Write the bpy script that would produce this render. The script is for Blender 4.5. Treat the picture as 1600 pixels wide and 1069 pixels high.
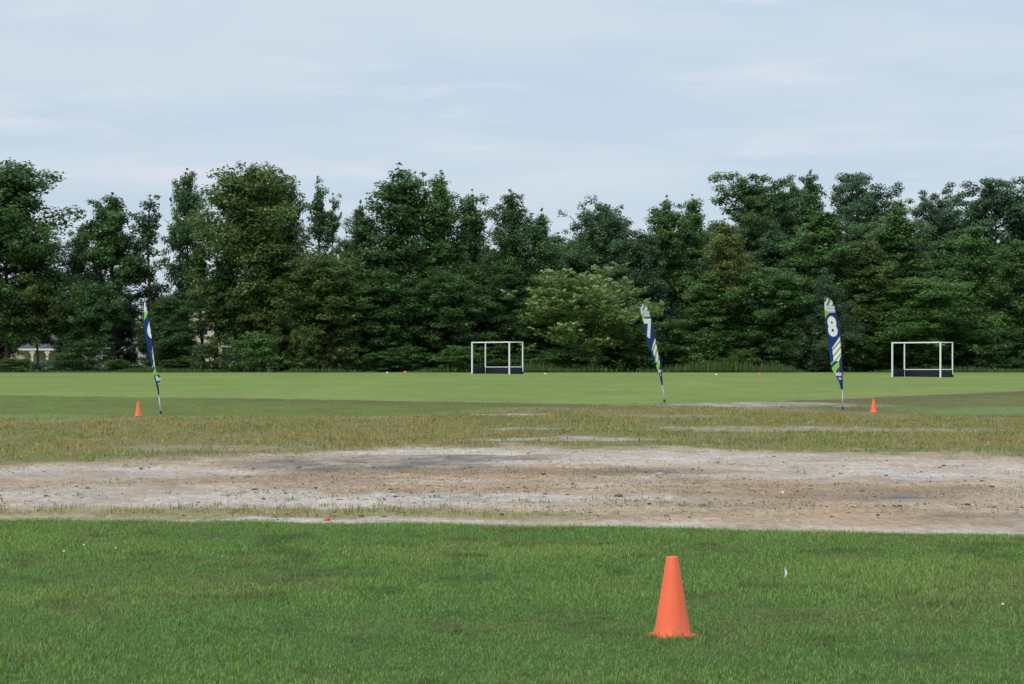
import bpy, math, random
import numpy as np
from mathutils import Vector, Matrix

# ------------------------------------------------------------------ clear
for o in list(bpy.data.objects): bpy.data.objects.remove(o)
S = bpy.context.scene
C = S.collection
R = math.radians

# ------------------------------------------------------------------ camera
F = 3800.0            # focal length in photo pixels (photo 1600 wide)
HY = 578.0            # photo row of the horizon
CZ = 1.5              # camera height
cam = bpy.data.cameras.new('camera'); co = bpy.data.objects.new('camera', cam); C.objects.link(co)
cam.sensor_width = 36.0; cam.lens = F/1600*36
co.location = (0, 0, CZ); co.rotation_euler = (R(90), 0, 0)
cam.shift_y = (HY-534.5)/1600
cam.clip_start = 0.1; cam.clip_end = 8000
S.camera = co

# ------------------------------------------------------------------ world
SUN_EL, SUN_AZ = R(50), R(208)      # azimuth clockwise from +Y: behind the camera, to the left
W = bpy.data.worlds.new('World'); S.world = W; W.use_nodes = True
nt = W.node_tree; N = nt.nodes; L = nt.links
bg = N['Background']; bg.inputs['Strength'].default_value = 0.1
sky = N.new('ShaderNodeTexSky'); sky.sky_type = 'NISHITA'; sky.sun_disc = False
sky.sun_elevation = SUN_EL; sky.sun_rotation = SUN_AZ; sky.air_density = 1.0; sky.dust_density = 1.5
tc = N.new('ShaderNodeTexCoord')
sx = N.new('ShaderNodeSeparateXYZ'); L.new(tc.outputs['Generated'], sx.inputs[0])
zz = N.new('ShaderNodeMath'); zz.operation = 'MAXIMUM'; zz.inputs[1].default_value = 0.0; L.new(sx.outputs['Z'], zz.inputs[0])
za = N.new('ShaderNodeMath'); za.operation = 'ADD'; za.inputs[1].default_value = 0.12; L.new(zz.outputs[0], za.inputs[0])
dx = N.new('ShaderNodeMath'); dx.operation = 'DIVIDE'; L.new(sx.outputs['X'], dx.inputs[0]); L.new(za.outputs[0], dx.inputs[1])
dy = N.new('ShaderNodeMath'); dy.operation = 'DIVIDE'; L.new(sx.outputs['Y'], dy.inputs[0]); L.new(za.outputs[0], dy.inputs[1])
cb = N.new('ShaderNodeCombineXYZ'); L.new(dx.outputs[0], cb.inputs[0]); L.new(dy.outputs[0], cb.inputs[1])
def wnoise(scale, detail, rough, loc, scl):
    m = N.new('ShaderNodeMapping'); m.inputs['Location'].default_value = loc; m.inputs['Scale'].default_value = scl
    L.new(cb.outputs[0], m.inputs['Vector'])
    n = N.new('ShaderNodeTexNoise'); n.inputs['Scale'].default_value = scale; n.inputs['Detail'].default_value = detail
    n.inputs['Roughness'].default_value = rough; n.inputs['Distortion'].default_value = 0.25
    L.new(m.outputs[0], n.inputs['Vector']); return n
def wramp(src, a, b):
    r = N.new('ShaderNodeMapRange'); r.interpolation_type = 'SMOOTHSTEP'
    r.inputs['From Min'].default_value = a; r.inputs['From Max'].default_value = b
    L.new(src, r.inputs['Value']); return r
n1 = wnoise(1.3, 7, 0.55, (3.1, 1.7, 0), (0.9, 1.1, 1))
n2 = wnoise(2.2, 8, 0.6, (2.3, 4.2, 0), (0.8, 1.2, 1))
r1 = wramp(n1.outputs['Fac'], 0.38, 0.66)
r2 = wramp(n2.outputs['Fac'], 0.52, 0.72)
veil = N.new('ShaderNodeMixRGB'); veil.inputs[1].default_value = (5.85, 7.1, 8.45, 1); veil.inputs[2].default_value = (6.85, 7.7, 8.6, 1)
L.new(r1.outputs[0], veil.inputs[0])
m1 = N.new('ShaderNodeMixRGB'); m1.inputs[0].default_value = 0.86
L.new(sky.outputs[0], m1.inputs[1]); L.new(veil.outputs[0], m1.inputs[2])
wf = N.new('ShaderNodeMath'); wf.operation = 'MULTIPLY'; wf.inputs[1].default_value = 0.75; L.new(r2.outputs[0], wf.inputs[0])
m2 = N.new('ShaderNodeMixRGB'); L.new(wf.outputs[0], m2.inputs[0])
L.new(m1.outputs[0], m2.inputs[1]); m2.inputs[2].default_value = (7.6, 7.75, 8.6, 1)
L.new(m2.outputs[0], bg.inputs['Color'])

# ------------------------------------------------------------------ sun (veiled by thin cloud)
sl = bpy.data.lights.new('sun', 'SUN'); sl.energy = 2.2; sl.angle = R(35); sl.color = (1.0, 0.955, 0.89)
so = bpy.data.objects.new('sun', sl); C.objects.link(so)
sd = Vector((math.sin(SUN_AZ)*math.cos(SUN_EL), math.cos(SUN_AZ)*math.cos(SUN_EL), math.sin(SUN_EL)))
so.rotation_euler = sd.to_track_quat('Z', 'Y').to_euler(); so.location = sd*60

S.view_settings.view_transform = 'Standard'; S.view_settings.look = 'None'
S.view_settings.exposure = 0.0; S.view_settings.gamma = 1.0; S.view_settings.use_curve_mapping = False
S.render.engine = 'CYCLES'
S.cycles.max_bounces = 6; S.cycles.transmission_bounces = 4; S.cycles.diffuse_bounces = 3

# ------------------------------------------------------------------ helpers
rng = np.random.default_rng(11)

def vnoise(x, y, seed=0):
    x = np.asarray(x, float); y = np.asarray(y, float)
    xi = np.floor(x).astype(np.int64); yi = np.floor(y).astype(np.int64)
    fx = x-xi; fy = y-yi; fx = fx*fx*(3-2*fx); fy = fy*fy*(3-2*fy)
    def h(a, b):
        n = (a*374761393 + b*668265263 + seed*974634777) & 0xffffffff
        n = ((n ^ (n >> 13))*1274126177) & 0xffffffff
        n = ((n ^ (n >> 16))*2246822519) & 0xffffffff
        return ((n ^ (n >> 15)) & 0xffffff)/float(0xffffff)
    return (h(xi, yi)*(1-fx)+h(xi+1, yi)*fx)*(1-fy) + (h(xi, yi+1)*(1-fx)+h(xi+1, yi+1)*fx)*fy
def fbm(x, y, seed=0, o=4, g=0.5):
    s = 0; a = 1; t = 0
    for i in range(o):
        s = s + a*vnoise(np.asarray(x)*2**i, np.asarray(y)*2**i, seed+i*17); t += a; a *= g
    return s/t
def sstep(a, b, x):
    t = np.clip((x-a)/(b-a), 0, 1); return t*t*(3-2*t)

def mesh(name, verts, faces, col=None, smooth=False):
    verts = np.ascontiguousarray(verts, np.float32); faces = np.ascontiguousarray(faces, np.int32)
    me = bpy.data.meshes.new(name); n, k = faces.shape
    me.vertices.add(len(verts)); me.vertices.foreach_set('co', verts.ravel())
    me.loops.add(n*k); me.loops.foreach_set('vertex_index', faces.ravel())
    me.polygons.add(n); me.polygons.foreach_set('loop_start', np.arange(0, n*k, k, dtype=np.int32))
    if smooth: me.polygons.foreach_set('use_smooth', np.ones(n, bool))
    me.update(calc_edges=True)
    if col is not None:
        c = np.ones((len(verts), 4), np.float32); c[:, :3] = col
        a = me.color_attributes.new('tint', 'FLOAT_COLOR', 'POINT'); a.data.foreach_set('color', c.ravel())
    me.validate(); return me
class MB:
    """collects pieces of one part"""
    def __init__(s): s.v = []; s.f = []; s.n = 0
    def add(s, v, f):
        v = np.asarray(v, float); s.v.append(v)
        s.f += [tuple(int(i)+s.n for i in q) for q in f]; s.n += len(v)
    def box(s, a, b):
        x0, y0, z0 = a; x1, y1, z1 = b
        s.add([(x0,y0,z0),(x1,y0,z0),(x1,y1,z0),(x0,y1,z0),(x0,y0,z1),(x1,y0,z1),(x1,y1,z1),(x0,y1,z1)],
              [(0,3,2,1),(4,5,6,7),(0,1,5,4),(1,2,6,5),(2,3,7,6),(3,0,4,7)])
    def tube(s, pts, rad, n=8, cap=True):
        v, f = tube(pts, rad, n, cap); s.add(v, f)
    def mesh(s, name, smooth=False):
        me = bpy.data.meshes.new(name); me.from_pydata([tuple(p) for p in np.concatenate(s.v)], [], s.f)
        if smooth:
            for p in me.polygons: p.use_smooth = True
        me.update(); return me
def tube(pts, rad, n=8, cap=True):
    P = [Vector(p) for p in pts]; v = []; f = []
    up = Vector((0.13, 0.97, 0.21)).normalized()
    for i, p in enumerate(P):
        d = (P[min(i+1, len(P)-1)]-P[max(i-1, 0)]).normalized()
        a = d.cross(up)
        if a.length < 1e-3: a = d.cross(Vector((1, 0, 0)))
        a.normalize(); b = d.cross(a)
        for k in range(n):
            t = 2*math.pi*k/n; q = p+(a*math.cos(t)+b*math.sin(t))*rad[i]; v.append(q[:])
    for i in range(len(P)-1):
        for k in range(n):
            f.append((i*n+k, i*n+(k+1) % n, (i+1)*n+(k+1) % n, (i+1)*n+k))
    if cap:
        f.append(tuple(range(n))[::-1]); f.append(tuple((len(P)-1)*n+k for k in range(n)))
    return v, f
def link(name, me, mat=None, parent=None):
    o = bpy.data.objects.new(name, me); C.objects.link(o)
    if mat and me is not None and not len(me.materials): me.materials.append(mat)
    if parent: o.parent = parent
    return o
def tag(o, label=None, cat=None, group=None, kind=None):
    if label: o['label'] = label
    if cat: o['category'] = cat
    if group: o['group'] = group
    if kind: o['kind'] = kind
    return o
def empty(name, loc=(0, 0, 0), rz=0, **k):
    o = bpy.data.objects.new(name, None); C.objects.link(o); o.location = loc; o.rotation_euler = (0, 0, rz)
    o.empty_display_size = 0.2
    return tag(o, **k)

# ------------------------------------------------------------------ terrain
ZY = np.array([-80, 60, 70, 76, 81, 85, 90, 100, 120, 140, 160, 170, 176, 182, 190, 210, 4000.])
ZZ = np.array([0, 0, .004, .022, .065, .14, .265, .40, .645, .89, 1.135, 1.255, 1.31, 1.30, 1.25, 1.2, 1.2])
YF = np.linspace(-80, 260, 3401); ZF = np.interp(YF, ZY, ZZ)
ker = np.hanning(61); ker /= ker.sum()
ZF = np.convolve(np.pad(ZF, 30, mode='edge'), ker, mode='valid')
def zprof(Y): return np.interp(Y, YF, ZF)
def G(px, py):
    """pixel -> point on the ground profile"""
    k = (py-HY)/F; lo, hi = 5.0, 230.0
    for _ in range(50):
        m = .5*(lo+hi)
        if CZ-k*m > float(zprof(m)): lo = m
        else: hi = m
    return ((px-800)/F*lo, lo, float(zprof(lo)))
def AT(px, py, Y): return Vector(((px-800)/F*Y, Y, CZ+(HY-py)/F*Y))
def photo(X, Y):
    Y = np.maximum(np.asarray(Y, float), 1.0)
    return 800+F*X/Y, HY+F*(CZ-zprof(Y))/Y
PUD = [G(1411, 771.5), G(1345, 771), G(1300, 772.5)]
PUDR = [(0.27, 0.75), (0.10, 0.3), (0.09, 0.25)]
XS = np.array([0, 200, 400, 600, 800, 1000, 1200, 1400, 1600.])
E1 = np.array([811, 813.5, 817, 820, 822, 824.5, 828, 832.5, 838])
E2 = np.array([729, 719, 709, 702, 699, 700, 703, 708, 714])
E3 = np.array([655, 656, 655, 652, 641, 634, 637, 650, 656])
E4 = np.array([617.5, 620, 622.5, 626, 629.5, 632.5, 627.5, 619.5, 610])
def edge(E, px): 
    px = np.clip(px, -900, 2500)
    lo = E[0]+(px-0)*(E[1]-E[0])/200; hi = E[-1]+(px-1600)*(E[-1]-E[-2])/200
    return np.where(px < 0, lo, np.where(px > 1600, hi, np.interp(px, XS, E)))
def blob(px, py, cx, cy, rx, ry, j=0):
    return 1-sstep(0.55, 1.25, np.sqrt(((px-cx)/rx)**2+((py-cy)/ry)**2)+j)
def zones(X, Y):
    """ground cover at a world point (traced once, then fixed to the ground)"""
    px, py = photo(X, Y)
    n = fbm(X*.9, Y*.45, 3, 5, .6)-.5; nf = fbm(X*3.1, Y*1.6, 9, 4, .6)-.5; nb = fbm(X*.22, Y*.16, 21, 4)-.5
    d1 = py-edge(E1, px)+n*5                         # >0 : near lawn
    sc = np.clip((py-HY)/120, .2, 1.4)
    d2 = py-edge(E2, px)+n*16*sc+nf*7+nb*8           # >0 : bare ground
    d3 = py-edge(E3, px)+n*9*sc+nb*8                 # >0 : dry weeds
    d4 = py-edge(E4, px)+nf*2.0                      # <0 : far pitch
    z = {}
    z['lawn'] = sstep(-1.5, 1.5, d1)
    z['bare'] = sstep(-5, 5, d2)*(1-z['lawn'])
    z['weed'] = sstep(-4, 4, d3)*(1-sstep(-5, 5, d2))
    z['pitch'] = 1-sstep(-.8, .8, d4)
    z['mid'] = np.clip(1-z['lawn']-z['bare']-z['weed']-z['pitch'], 0, 1)
    j = n*1.3+nf*.7
    z['white'] = np.clip(blob(px, py, 120, 737, 330, 9, j)+blob(px, py, 900, 716, 420, 12, j)+blob(px, py, 1420, 737, 330, 17, j)
        + .8*blob(px, py, 420, 783, 520, 13, j)+.75*blob(px, py, 800, 779, 330, 8, j)+.6*blob(px, py, 200, 770, 330, 14, j)
        + blob(px, py, 640, 706, 200, 6, j)
        + .9*sstep(-11, -5, d1)*(1-z['lawn']), 0, 1)*(1-z['lawn'])
    z['wet'] = np.clip(blob(px, py, 560, 725, 230, 14, j)+blob(px, py, 720, 716, 140, 6, j)+.8*blob(px, py, 1010, 736, 120, 5, j)
        + .6*blob(px, py, 1400, 775, 150, 10, j)+.5*blob(px, py, 130, 742, 160, 4, j)+.45*blob(px, py, 250, 712, 200, 7, j)
        + .55*blob(px, py, 1560, 812, 120, 9, j), 0, 1)*(1-z['lawn'])
    z['red'] = np.clip(blob(px, py, 760, 738, 330, 9, j)+.7*blob(px, py, 640, 764, 300, 9, j)+.8*blob(px, py, 1250, 766, 420, 16, j)
        + .5*blob(px, py, 1250, 800, 420, 14, j)+.5*blob(px, py, 480, 748, 300, 8, j), 0, 1)*z['bare']
    z['strip'] = (blob(px, py, 250, 803, 470, 9, j)+blob(px, py, 560, 805, 300, 9, j)+.6*blob(px, py, 850, 810, 130, 7, j)).clip(0, 1)*(1-z['lawn'])
    z['sandfar'] = np.clip(blob(px, py, 800, 648, 85, 2.2, j)+blob(px, py, 1180, 632.5, 170, 4.5, j*1.3)+blob(px, py, 830, 671, 75, 2.2, j)
        + blob(px, py, 880, 687, 130, 3.6, j)+.7*blob(px, py, 1180, 671, 200, 4, j)+.45*blob(px, py, 1450, 672, 120, 3, j)
        + .5*blob(px, py, 1050, 650, 120, 2, j)+.5*blob(px, py, 600, 653, 60, 1.5, j)+.4*blob(px, py, 330, 700, 160, 5, j), 0, 1)
    z['rim'] = sstep(0, 1.5, d4)*(1-sstep(4, 9, d4+n*6))*sstep(230, 420, px)
    z['pale'] = np.clip(blob(px, py, 40, 649.5, 150, 3.2, nf*.3)+blob(px, py, 1590, 642, 190, 6.5, nf*.3), 0, 1)
    z['px'] = px; z['py'] = py; z['n'] = n; z['nf'] = nf; z['nb'] = nb
    return z
def zdetail(X, Y):
    near = 1-sstep(85, 100, Y)
    h = (fbm(X*.35, Y*.35, 5, 3)-.5)*.05*near
    h = h+((fbm(X*1.9, Y*1.5, 6, 4, .6)-.5)*.075+(vnoise(X*5.5, Y*4.5, 8)-.5)*.022)*sstep(22.5, 25, Y)*(1-sstep(75, 90, Y))
    h = h+(fbm(X*.05, Y*.12, 15, 2)-.5)*.05*sstep(95, 110, Y)*(1-sstep(150, 165, Y))
    for (cx, cy, cz), (rx, ry) in zip(PUD, PUDR):
        h = h-.06*np.exp(-(((X-cx)/(rx*1.15))**2+((Y-cy)/(ry*1.15))**2)**2)
    return h
def zg(X, Y): return zprof(Y)+zdetail(np.asarray(X, float), np.asarray(Y, float))
def zg1(X, Y): return float(zg(np.array([X]), np.array([Y]))[0])

# ------------------------------------------------------------------ materials
def mat(name): 
    m = bpy.data.materials.new(name); m.use_nodes = True
    return m, m.node_tree, m.node_tree.nodes['Principled BSDF']
def simple(name, col, rough=.6, spec=.4, var=.12, scale=12, metal=0, bump=0.0):
    m, t, p = mat(name); n = t.nodes
    tc = n.new('ShaderNodeTexCoord'); x = n.new('ShaderNodeTexNoise'); x.inputs['Scale'].default_value = scale; x.inputs['Detail'].default_value = 6
    t.links.new(tc.outputs['Object'], x.inputs['Vector'])
    mr = n.new('ShaderNodeMapRange'); mr.inputs['From Min'].default_value = .25; mr.inputs['From Max'].default_value = .75
    mr.inputs['To Min'].default_value = 1-var; mr.inputs['To Max'].default_value = 1+var
    t.links.new(x.outputs['Fac'], mr.inputs['Value'])
    mx = n.new('ShaderNodeVectorMath'); mx.operation = 'SCALE'; mx.inputs[0].default_value = col
    t.links.new(mr.outputs[0], mx.inputs['Scale']); t.links.new(mx.outputs[0], p.inputs['Base Color'])
    p.inputs['Roughness'].default_value = rough; p.inputs['Specular IOR Level'].default_value = spec; p.inputs['Metallic'].default_value = metal
    if bump:
        b = n.new('ShaderNodeBump'); b.inputs['Strength'].default_value = bump; b.inputs['Distance'].default_value = .01
        t.links.new(x.outputs['Fac'], b.inputs['Height']); t.links.new(b.outputs[0], p.inputs['Normal'])
    return m
def tintmat(name, transl=.3, rough=.55, spec=.25, objcol=False):
    """colour = per-leaf tint x the plant's own colour"""
    m, t, p = mat(name); n = t.nodes; l = t.links
    a = n.new('ShaderNodeAttribute'); a.attribute_name = 'tint'
    c = a.outputs['Color']
    if objcol:
        oi = n.new('ShaderNodeObjectInfo'); mu = n.new('ShaderNodeMixRGB'); mu.blend_type = 'MULTIPLY'; mu.inputs[0].default_value = 1
        l.new(c, mu.inputs[1]); l.new(oi.outputs['Color'], mu.inputs[2]); c = mu.outputs[0]
    l.new(c, p.inputs['Base Color']); p.inputs['Roughness'].default_value = rough; p.inputs['Specular IOR Level'].default_value = spec
    if transl:
        tr = n.new('ShaderNodeBsdfTranslucent'); g = n.new('ShaderNodeMixRGB'); g.blend_type = 'MULTIPLY'; g.inputs[0].default_value = 1
        l.new(c, g.inputs[1]); g.inputs[2].default_value = (1.2, 1.3, .7, 1); l.new(g.outputs[0], tr.inputs[0])
        ms = n.new('ShaderNodeMixShader'); ms.inputs[0].default_value = transl
        l.new(p.outputs[0], ms.inputs[1]); l.new(tr.outputs[0], ms.inputs[2]); l.new(ms.outputs[0], n['Material Output'].inputs[0])
    return m
M_leaf = tintmat('leaf', .36, .38, .45, True)
M_grass = tintmat('grass_blade', .25, .5, .25)
M_bark = simple('bark', (.085, .07, .055), .9, .1, .35, 6)
M_white = simple('white_painted_metal', (.90, .90, .91), .35, .5, .03, 3)
M_board = simple('navy_board', (.012, .016, .03), .6, .3, .2, 2)
M_black = simple('black_fibreglass', (.015, .016, .018), .4, .5, .1, 5)
M_alu = simple('aluminium_tube', (.36, .37, .39), .45, .5, .08, 5, metal=.7)
M_print = tintmat('printed_polyester', .12, .75, .15)
# cone plastic: slight scuffs
M_cone = simple('orange_cone_plastic', (.98, .175, .075), .42, .4, .05, 9, bump=.05)

# ground sheet
mg, t, p = mat('ground_cover'); n = t.nodes; l = t.links
at = n.new('ShaderNodeAttribute'); at.attribute_name = 'tint'
geo = n.new('ShaderNodeNewGeometry')
def gn(scale, detail, rough, scl=(1, 1, 1)):
    mp = n.new('ShaderNodeMapping'); mp.inputs['Scale'].default_value = scl; l.new(geo.outputs['Position'], mp.inputs['Vector'])
    x = n.new('ShaderNodeTexNoise'); x.inputs['Scale'].default_value = scale; x.inputs['Detail'].default_value = detail; x.inputs['Roughness'].default_value = rough
    l.new(mp.outputs[0], x.inputs['Vector']); return x
def gmr(src, a, b, c, d):
    r = n.new('ShaderNodeMapRange'); r.inputs[1].default_value = a; r.inputs[2].default_value = b; r.inputs[3].default_value = c; r.inputs[4].default_value = d
    l.new(src, r.inputs[0]); return r
g1 = gn(9, 8, .7); g2 = gn(1.3, 6, .65); g3 = gn(45, 4, .7)
k1 = gmr(g1.outputs['Fac'], .25, .75, .62, 1.38); k2 = gmr(g2.outputs['Fac'], .3, .7, .86, 1.14)
g4 = gn(1, 5, .75, (13, 2.2, 1)); k4 = gmr(g4.outputs['Fac'], .3, .7, .74, 1.26)
m0 = n.new('ShaderNodeMath'); m0.operation = 'MULTIPLY'; l.new(k1.outputs[0], m0.inputs[0]); l.new(k4.outputs[0], m0.inputs[1])
mm = n.new('ShaderNodeMath'); mm.operation = 'MULTIPLY'; l.new(m0.outputs[0], mm.inputs[0]); l.new(k2.outputs[0], mm.inputs[1])
# the mown pitch (alpha of the tint) carries less contrast than bare earth
mixk = n.new('ShaderNodeMix'); mixk.data_type = 'FLOAT'; l.new(at.outputs['Alpha'], mixk.inputs[0])
k3 = gmr(g4.outputs['Fac'], .3, .7, .9, 1.1)
l.new(k3.outputs[0], mixk.inputs[2]); l.new(mm.outputs[0], mixk.inputs[3])
vs = n.new('ShaderNodeVectorMath'); vs.operation = 'SCALE'; l.new(at.outputs['Color'], vs.inputs[0]); l.new(mixk.outputs[0], vs.inputs['Scale'])
l.new(vs.outputs[0], p.inputs['Base Color']); p.inputs['Roughness'].default_value = .95; p.inputs['Specular IOR Level'].default_value = .12
bp = n.new('ShaderNodeBump'); bp.inputs['Strength'].default_value = .45; bp.inputs['Distance'].default_value = .03
ad = n.new('ShaderNodeMath'); l.new(g1.outputs['Fac'], ad.inputs[0]); l.new(g3.outputs['Fac'], ad.inputs[1])
l.new(ad.outputs[0], bp.inputs['Height']); l.new(bp.outputs[0], p.inputs['Normal'])
M_ground = mg

# ------------------------------------------------------------------ ground
xs = np.concatenate([[-3000, -1200, -500, -220, -120, -80, -55, -42, -34, -28], np.arange(-24, 24.01, .17), [28, 34, 42, 55, 80, 120, 220, 500, 1200, 3000]])
ys = np.concatenate([[-400, -120, -40, -12, 0, 5], np.arange(8, 22, .35), np.arange(22, 50, .1), np.arange(50, 94, .2), np.arange(94, 186, .75), [190, 196, 205, 220, 260, 340, 500, 900, 1800, 4000]])
X, Y = np.meshgrid(xs, ys); X = X.ravel(); Y = Y.ravel()
z = zones(X, Y)
def lerp(c, col, w): return c*(1-w[:, None])+np.array(col)[None]*w[:, None]
col = np.tile(np.array([.40, .30, .21]), (len(X), 1))
col = lerp(col, (.47, .385, .295), np.clip(.45+z['n']*2.4+z['nf'], 0, 1))
col = lerp(col, (.34, .235, .145), z['red']*np.clip(.75+z['nf']*2, 0, 1))
col = lerp(col, (.52, .475, .43), np.clip(z['white']*(.75+z['n']*1.6+z['nf']), 0, 1))
sk = np.clip((fbm(X*.8, Y*.9, 91, 5, .65)-.5)*3.2, -1, 1); rdg = np.clip(1-np.abs(fbm(X*.55, Y*1.1, 95, 4)-.5)*16, 0, 1)
col = col*(1+.20*sk)[:, None]; col = lerp(col, (.26, .20, .145), rdg*.5*np.clip(.5+z['n']*3, 0, 1))
col = lerp(col, (.17, .155, .135), np.clip(z['wet']*(.72+z['nf']*1.8+z['n']), 0, 1))
col = lerp(col, (.27, .25, .115), np.clip(z['strip']*(.85+z['nf']*2), 0, 1))
wc = lerp(np.tile(np.array([.22, .185, .078]), (len(X), 1)), (.17, .185, .062), np.clip(.5+z['nb']*3+z['n'], 0, 1))
wc = lerp(wc, (.22, .175, .10), np.clip(z['nf']*3, 0, 1))
col = col*(1-z['weed'][:, None])+wc*z['weed'][:, None]
mc = lerp(np.tile(np.array([.14, .19, .046]), (len(X), 1)), (.135, .14, .06), np.clip(.25+z['n']*2.4, 0, 1))
rgt = sstep(850, 1100, z['px'])
mc = lerp(mc, (.15, .135, .07), rgt*np.clip(.55+z['n']*2, 0, 1))
mc = lerp(mc, (.17, .25, .08), z['pale']*.8)
col = col*(1-z['mid'][:, None])+mc*z['mid'][:, None]
col = lerp(col, (.13, .11, .058), z['rim']*.75*np.clip(.8+z['nf']*2, 0, 1))
col = lerp(col, (.40, .375, .34), np.clip(z['sandfar']*(1-z['pitch'])*(.8+z['nf']*2.4), 0, 1))
pc = lerp(np.tile(np.array([.178, .252, .066]), (len(X), 1)), (.205, .265, .076), np.clip(.5+z['nb']*2.5, 0, 1))
pc = lerp(pc, (.155, .228, .056), np.clip((fbm(X*.06, Y*.55, 40, 3)-.5)*2.2, 0, 1))
pc = pc*(1+.22*(fbm(X*2.2, Y*.5, 44, 3)-.5)+.22*(fbm(X*.5, Y*.2, 46, 3)-.5))[:, None]
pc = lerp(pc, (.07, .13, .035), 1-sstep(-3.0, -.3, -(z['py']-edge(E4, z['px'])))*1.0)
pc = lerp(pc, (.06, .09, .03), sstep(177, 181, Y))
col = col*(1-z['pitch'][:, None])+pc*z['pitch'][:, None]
col = lerp(col, (.085, .125, .034), z['lawn'])
alpha = np.clip(1-z['pitch']-.6*z['mid'], 0, 1)
nx, ny = len(xs), len(ys)
idx = np.arange(nx*ny).reshape(ny, nx)
fc = np.stack([idx[:-1, :-1], idx[:-1, 1:], idx[1:, 1:], idx[1:, :-1]], -1).reshape(-1, 4)
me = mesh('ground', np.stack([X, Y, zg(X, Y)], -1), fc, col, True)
ca = me.color_attributes['tint']; buf = np.empty(len(X)*4, np.float32); ca.data.foreach_get('color', buf); buf = buf.reshape(-1, 4); buf[:, 3] = alpha
ca.data.foreach_set('color', buf.ravel())
tag(link('ground', me, M_ground), kind='structure')

# puddles
M_water, t, p = mat('puddle_water'); p.inputs['Base Color'].default_value = (.10, .095, .085, 1); p.inputs['Roughness'].default_value = .14; p.inputs['Specular IOR Level'].default_value = .6
for i, ((cx, cy, cz), (rx, ry)) in enumerate(zip(PUD, PUDR)):
    th = np.linspace(0, 2*np.pi, 48, endpoint=False); rr = 1+.35*(fbm(np.cos(th)*1.6+9*i, np.sin(th)*1.6, 33, 3)-.5)
    zp = zg1(cx, cy)+.03
    v = np.concatenate([[[cx, cy, zp]], np.stack([cx+rx*rr*np.cos(th), cy+ry*rr*np.sin(th), np.full(48, zp)], -1)])
    f = np.array([[0, k+1, (k+1) % 48+1] for k in range(48)])
    o = link('puddle', mesh('puddle', v, f), M_water); tag(o, kind='structure')

# ------------------------------------------------------------------ grass blades
def blades(base, h, w, az, lean, col, bend=.5):
    """four-vertex curved blades -> verts, tris, tint"""
    n = len(base); ca, sa = np.cos(az), np.sin(az)
    wd = np.stack([-sa, ca, 0*ca], -1)*w[:, None]*.56; ld = np.stack([ca, sa, 0*ca], -1)
    mid = base+ld*(h*lean*bend*.5)[:, None]; mid[:, 2] += h*.48
    tip = base+ld*(h*lean)[:, None]; tip[:, 2] += h*np.sqrt(np.clip(1-.5*lean**2, .2, 1))
    V = np.stack([base, mid+wd, tip, mid-wd], 1).reshape(-1, 3)
    b = (np.arange(n)*4)[:, None]
    Fa = np.concatenate([b+np.array([[0, 1, 3]]), b+np.array([[1, 2, 3]])])
    return V, Fa, np.repeat(col, 4, 0)

# near lawn
cone0 = G(1050.5, 993.0)
NB = 430000
yy = 9.8+(25.2-9.8)*rng.random(NB*2)**1.15; half = yy*.2105+1.2
xx = (rng.random(NB*2)*2-1)*6.6
k = np.abs(xx) < half; xx, yy = xx[k][:NB], yy[k][:NB]
zl = zones(xx, yy); k = (zl['lawn'] > .5) & ((xx-cone0[0])**2+(yy-cone0[1])**2 > .110**2)
k &= rng.random(len(xx)) < np.clip(.95-.5*np.clip((vnoise(xx*2.3, yy*1.2, 77)-.62)*3, 0, 1), .2, 1)
xx, yy = xx[k], yy[k]; nb = len(xx)
big = fbm(xx*.35, yy*.55, 51, 4); pat = fbm(xx*1.5, yy*1.1, 52, 4); spk = rng.random(nb)
h = (.020+.026*rng.random(nb))*(.7+.75*big)*(.75+.5*pat); h *= np.where(rng.random(nb) < .015, 1.9, 1)
rc = np.sqrt((xx-cone0[0])**2+(yy-cone0[1])**2); h *= 1+.95*(1-sstep(.16, .34, rc))      # mower left it longer round the cone
base = np.stack([xx, yy, zg(xx, yy)-.004], -1)
c = np.tile(np.array([.185, .35, .072]), (nb, 1))*(.5+.9*spk**1.4)[:, None]
c = lerp(c, (.29, .385, .095), np.clip((big-.5)*2.4+.12, 0, .75)); c = lerp(c, (.30, .31, .11), np.clip((pat-.55)*2.5, 0, .6)*.8)
c = lerp(c, (.12, .28, .062), np.clip((.47-big)*3.5, 0, .7))
bl = fbm(xx*2.4, yy*1.5, 57, 4, .6); br = fbm(xx*1.1, yy*.9, 58, 4, .6)
c = c*(1-.55*np.clip((bl-.56)*5, 0, 1))[:, None]; c = lerp(c, (.26, .225, .105), np.clip((br-.55)*5, 0, 1)*.55*(rng.random(nb) < .7)); h *= 1-.3*np.clip((br-.55)*5, 0, 1)
c = lerp(c, (.30, .27, .14), (rng.random(nb) < .025)*.8); c = lerp(c, (.22, .33, .12), (rng.random(nb) < .12)*.7)
V, Fa, ct = blades(base, h, .0026+.0022*rng.random(nb), rng.random(nb)*6.283, .2+1.0*rng.random(nb)**1.1, c)
tag(link('lawn_grass', mesh('lawn_grass', V, Fa, ct), M_grass), 'green mown lawn in the foreground around the large orange cone', 'grass', kind='stuff')

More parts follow.
